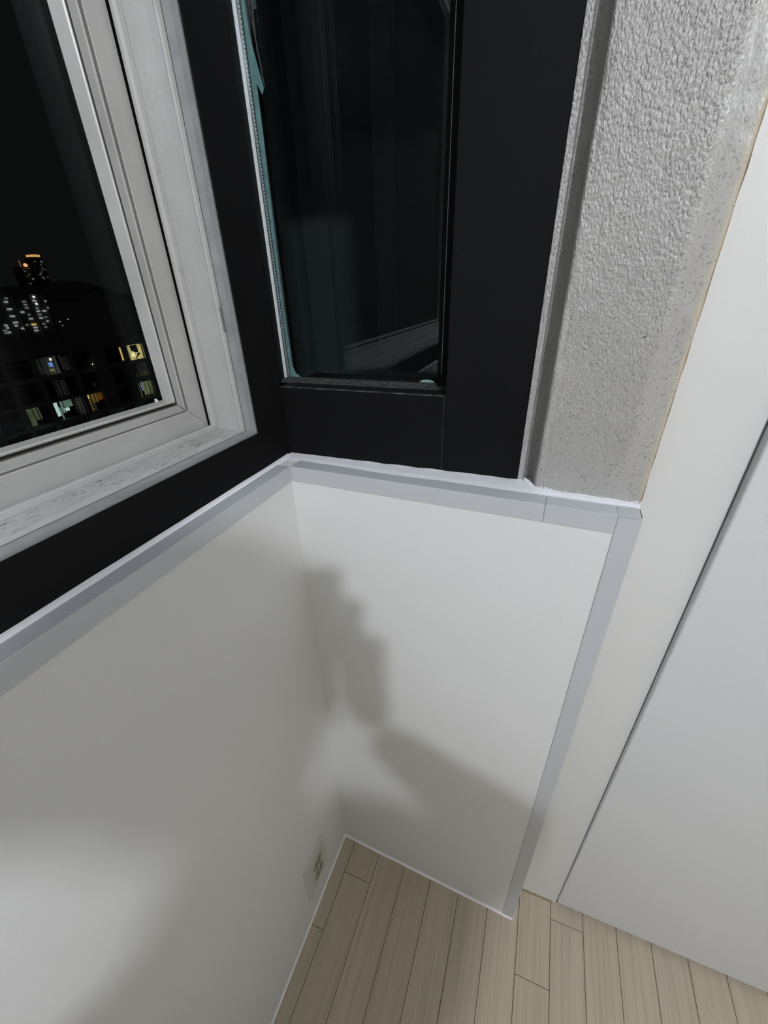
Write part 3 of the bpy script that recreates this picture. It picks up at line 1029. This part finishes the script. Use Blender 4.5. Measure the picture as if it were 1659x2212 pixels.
custom = {
    (0, 1): [],
    (0, 2): [(.5765, .5905, -.112, -.1445, DIM), (.5915, .6215, -.1105, -.1455, ROOMG), (.6280, .6300, -.111, -.140, GREY), (.6320, .6425, -.114, -.144, DIM),
             (.6070, .6118, -.1135, -.1185, LMP), (.6020, .6100, -.1220, -.1305, BLU), (.5985, .6090, -.1350, -.1395, KHK), (.6120, .6180, -.1330, -.1420, GREY), (.5795, .5830, -.1270, -.1350, GREY), (.5860, .5890, -.1330, -.1400, GREY)],
    (0, 5): [(.7950, .8020, -.1105, -.1465, YEL), (.8035, .8400, -.1100, -.1465, YEL), (.8060, .8205, -.1400, -.1290, YELP)],
    (1, 2): [(.5960, .6060, -.156, -.194, DIM), (.6090, .6200, -.160, -.194, DIM)],
    (1, 3): [(.6805, .6870, -.1800, -.1900, DIM)],
    (1, 5): [(.8020, .8070, -.1790, -.1900, OLV), (.8110, .8420, -.1570, -.1900, DIM), (.8120, .8400, -.1790, -.1890, OLV)],
    (2, 1): [(.5200, .5330, -.203, -.2390, GRN), (.5350, .5470, -.203, -.2290, GRN)],
    (2, 2): [(.5755, .5860, -.203, -.2330, TEAB), (.5872, .5905, -.2150, -.2410, TEA), (.5915, .6000, -.203, -.2290, TEA), (.6008, .6180, -.203, -.2180, TEA), (.5960, .6080, -.2190, -.2260, TEAB), (.6200, .6265, -.203, -.2360, DIM), (.6285, .6345, -.2030, -.2410, GREY), (.6365, .6420, -.2030, -.2410, GREY)],
    (2, 3): [(.6545, .6620, -.2025, -.2410, AMB), (.6550, .6610, -.2030, -.2120, ORG), (.6650, .6790, -.2025, -.2240, AMB), (.6790, .6930, -.2025, -.2210, BRN), (.6650, .6700, -.2240, -.2410, GREY)],
    (2, 5): [(.7965, .8020, -.2030, -.2410, GYB), (.8060, .8110, -.2025, -.2250, PUR), (.8115, .8280, -.2030, -.2380, GYB), (.8300, .8400, -.2030, -.2380, MOSS)],
}
for ri, (bt, bb) in enumerate(rows_):
    for ci, (a0, a1) in enumerate(cols_):
        wn = link('window', slab(D1, a0 + .0006, a1 - .0006, bb + .0006, bt - .0006, -.42, .50), DARKP, near)
        nm = 3 if a1 - a0 > .055 else 2
        for j in range(nm + 1):
            aa = a0 + (a1 - a0) * j / nm
            lo = max(a0, aa - .0007); hi = min(a1, aa + .0007)
            link('mullion', slab(D1, lo, hi, bb, bt, -.36, .43), WFR, wn)
        for (c0, c1, d0, d1, mt) in custom.get((ri, ci), []):
            bh, bl_ = max(d0, d1), min(d0, d1)
            small = mt in (LMP, BLU, KHK, ORG, TEAB, YELP) or (mt is GREY and (c1 - c0) < .005)
            link('lit_pane', slab(D1, c0, c1, bl_, bh, -.38 if small else -.40, .44), mt, wn)
# narrow lit strip, yellow-window silhouettes, balcony lamp
o = link('stair_window', slab(D1, .7722, .7762, -.1425, -.1120, .01, .05), ORG, near)
o['label'] = 'narrow orange lit slit window'
cu = [outp(D1, a, b) + Vector((.40 - .74, 0, 0)) for a, b in ((.8065, -.1120), (.8270, -.1115), (.8285, -.1290), (.8200, -.1300), (.8120, -.1250), (.8080, -.1240))]
link('dark_curtain', plate(cu, .05, (1, 0, 0)), SIL, near)
cu = [outp(D1, a, b) + Vector((-.33, 0, 0)) for a, b in ((.8225, -.1330), (.8300, -.1300), (.8320, -.1340), (.8275, -.1360), (.8180, -.1440), (.8160, -.1435), (.8220, -.1375))]
link('hanging_shape', plate(cu, .05, (1, 0, 0)), SIL, near)
me = bpy.data.meshes.new('lamp'); bm = bmesh.new(); bmesh.ops.create_icosphere(bm, subdivisions=2, radius=.085)
for v in bm.verts: v.co += outp(D1, .6905, -.1386) + Vector((.15, 0, 0))
bm.to_mesh(me); bm.free()
link('outdoor_lamp', me, LMP, near)
link('lamp_arm', slab(D1, .6905, .6965, -.1393, -.1388, .16, .0), WFR, near)

# white-lit tower block further off
D2 = 480.0
far = empty('apartment_tower', tuple(outp(D2, .58, -.09)))
tag(far, 'distant dark tower block dotted with small white windows', 'building')
link('wall', slab(D2, .50, .642, -.095, .008, 0, 25), flat('far_wall', (.55, .55, .55), .9, .1), far)
link('roof_edge', slab(D2, .498, .644, .008, .0095, 1, 26), FAC2, far)
for a in (.5795, .6105, .6365):
    link('pilaster', slab(D2, a, a + .002, -.095, .008, .8, 0), flat('pilaster_grey', (.8, .8, .8), .9, .1), far)
W1_ = glow('white_window', (.27, .27, .28)); W5_ = glow('faint_tower_window', (.055, .055, .045)); W2_ = glow('bright_window', (.95, .96, .94)); W3_ = glow('dim_white_window', (.12, .12, .12)); W4_ = glow('warm_window', (.62, .45, .16))
fw = [(0.5673, -.0043, 1, 3), (.5704, .0018, 3, 2), (.5682, -.017, 1, 4), (.5679, -.0293, 1, 4), (.5665, -.0407, 1, 2), (.5711, -.0405, 1, 2), (.5676, -.0463, 1, 2.4), (.55, -.0444, 1, 2.4),
      (.551, -.049, 1, 2), (.5449, -.053, 3, 3), (.5505, -.057, 1, 2.4), (.5453, -.0575, 3, 3), (.5889, -.023, 1, 3), (.5997, -.005, 3, 3), (.6, -.0105, 3, 3), (.6002, -.016, 3, 3), (.5993, -.0281, 3, 2),
      (.5998, -.0359, 1, 3.2), (.5879, -.0464, 3, 2), (.5776, -.052, 1, 3), (.6213, .0032, 2, 1.6), (.6195, -.0038, 1, 3.2), (.6214, -.0096, 2, 1.6), (.6195, -.0174, 3, 2.6), (.6193, -.0231, 1, 3),
      (.631, -.0232, 1, 3), (.6194, -.0293, 3, 3), (.6196, -.0356, 1, 3.2), (.6295, -.0347, 3, 2), (.6297, -.0423, 1, 1.8), (.6006, -.0466, 4, 4), (.6016, -.0522, 1, 3.2), (.6008, -.0579, 1, 3.4),
      (.6400, -.0053, 1, 2.4), (.6398, -.0175, 1, 2), (.6205, -.0468, 3, 2.4), (.6217, -.0533, 3, 2)]
for (a, b, kk, wd) in fw:
    ha = wd * .0011; hb_ = .0013 if kk != 2 else .0016
    link('window', slab(D2, a - ha, a + ha, b - hb_, b + hb_, .6, 0), {1: W1_, 2: W2_, 3: W3_, 4: W4_}[kk], far)
# the pair of thin towers beyond the hill
D3 = 960.0
ORC = glow('orange_crown_light', (.66, .34, .10)); PNK = glow('orange_beacon_light', (1.0, .42, .20))
ta = empty('skyscraper', tuple(outp(D3, .655, 0)))
tag(ta, 'thin far tower with a flat orange lit crown', 'building')
DK = flat('tower_wall', (.13, .13, .13), .9, .1)
link('shaft', slab(D3, .6485, .6660, -.03, .0735, 0, 25), DK, ta)
link('crown', slab(D3, .6500, .6640, .0735, .0778, 0, 20), ORC, ta)
for (a, b, k_) in ((.6624, .0664, 1), (.6625, .064, 3), (.6496, .0655, 3), (.6507, .0431, 1), (.6539, .0461, 3), (.6542, .0377, 1), (.6554, .0352, 3), (.6634, .0383, 3), (.6637, .0522, 3), (.6590, .0540, 3), (.6570, .0500, 3), (.6590, .0600, 3)):
    link('window', slab(D3, a - .0013, a + .0013, b - .0009, b + .0009, 2, 0), {1: W3_, 3: W5_}[k_], ta)
tb = empty('skyscraper', tuple(outp(D3, .628, 0)))
tag(tb, 'thin far tower with an orange beacon on its top, left of its twin', 'building')
link('shaft', slab(D3, .6190, .6370, -.03, .0555, 0, 25), DK, tb)
link('mast', slab(D3, .6205, .6215, .0555, .0665, 0, 3), glow('dim_orange_mast', (.12, .05, .02)), tb)
me = bpy.data.meshes.new('beacon'); bm = bmesh.new(); bmesh.ops.create_icosphere(bm, subdivisions=2, radius=3.6)
for v in bm.verts: v.co = Vector((v.co.x, v.co.y, v.co.z * .85)) + outp(D3, .6255, .0583) + Vector((6, 0, 0))
bm.to_mesh(me); bm.free()
link('beacon', me, PNK, tb)
for (a, b, k_) in ((.633, .0351, 1), (.6335, .0335, 3), (.6246, .0267, 1), (.6325, .0533, 3), (.6233, .048, 3), (.6300, .0430, 3), (.6250, .0400, 3)):
    link('window', slab(D3, a - .0013, a + .0013, b - .0009, b + .0009, 2, 0), {1: W3_, 3: W5_}[k_], tb)
# hill
prof = [(.20, .012), (.40, .018), (.50, .020), (.5689, .0215), (.6177, .0207), (.6564, .0271), (.687, .0314), (.728, .0315), (.7685, .0223), (.8115, .0093), (.8528, -.0016), (.95, -.006), (1.2, .004), (1.6, .01)]
D4 = 700.0
rows = []
for j, (off, kz) in enumerate(((120, -.0), (60, .6), (0, 1.0), (-80, .6), (-160, .0))):
    r = []
    for (a0, b0), (a1, b1) in zip(prof[:-1], prof[1:]):
        for i in range(8):
            f = i / 8
            p = outp(D4, a0 + (a1 - a0) * f, b0 + (b1 - b0) * f)
            zg = -45
            z = zg + (p.z - zg) * kz + noise.noise(Vector((p.y * .03, j, 0))) * 2.2 * kz
            r.append(Vector((p.x + off, p.y, z)))
    rows.append(r)
hl = link('hill', loft(rows), flat('dark_wooded_hill', (.30, .32, .28), .95, .05), smooth=True)
tag(hl, 'low dark hill on the skyline below the far towers', 'hill')
# gabled block in front of the hill
D5 = 300.0
g = [(.7096, -.22), (.8350, -.22), (.8046, -.0083), (.7568, .013), (.7144, -.0073)]
g[1] = (.8046, -.22)
gb = empty('gabled_building', tuple(outp(D5, .76, -.15)))
tag(gb, 'unlit gabled building standing before the hill', 'building')
link('wall', plate([outp(D5, a, b) for a, b in g], 30, (-1, 0, 0)), flat('gable_wall', (.85, .82, .74), .9, .1), gb)
ro = [outp(D5, a, b) for a, b in ((.7120, -.0080), (.7568, .0150), (.8070, -.0090), (.8070, -.0065), (.7568, .0172), (.7120, -.0058))]
link('roof', plate([p + Vector((.6, 0, 0)) for p in ro], 31, (-1, 0, 0)), flat('gable_roof', (.3, .3, .3), .9, .1), gb)
for i, (a, b) in enumerate(((.6541, -.0458), (.6736, -.0424), (.6569, -.0537))):
    D6 = 230.0
    p = outp(D6, a, b)
    sl = empty('street_lamp', (p.x, p.y, -45))
    tag(sl, ('small white street lamp nearest the dotted tower block', 'small white street lamp farthest right of the dotted tower block',
             'faint street lamp, lowest of the three beside the dotted tower block')[i], 'lamp', 'street lamps below the hill')
    link('pole', cyl((p.x, p.y, -45), (0, 0, 1), .15, .08, p.z + 45, 8), WFR, sl)
    me = bpy.data.meshes.new('head'); bm = bmesh.new(); bmesh.ops.create_icosphere(bm, subdivisions=1, radius=.42)
    for v in bm.verts: v.co = Vector((v.co.x, v.co.y * 1.2, v.co.z * .7)) + p + Vector((.2, 0, .2))
    bm.to_mesh(me); bm.free()
    link('lamp_head', me, W1_ if i < 2 else W3_, sl)
# added wall hiding the horizon past the narrow window; ribs imitate faint streaks
nb = link('added_wall', box_me(-9.5, 14, 9, 9.6, -45, 22), flat('added_wall_render', (.62, .66, .70), .9, .1))
tag(nb, 'dark ribbed wall added behind the narrow window to hide the horizon', 'building')
for i in range(11):
    xx = -9 + i * 1.35 + (i % 3) * .3
    link('streak_rib', box_me(xx, xx + .35 + (i % 2) * .25, 8.7, 9.0, -45, 22), flat('streak_rib_render', (.9, .95, 1.0), .9, .1), nb)
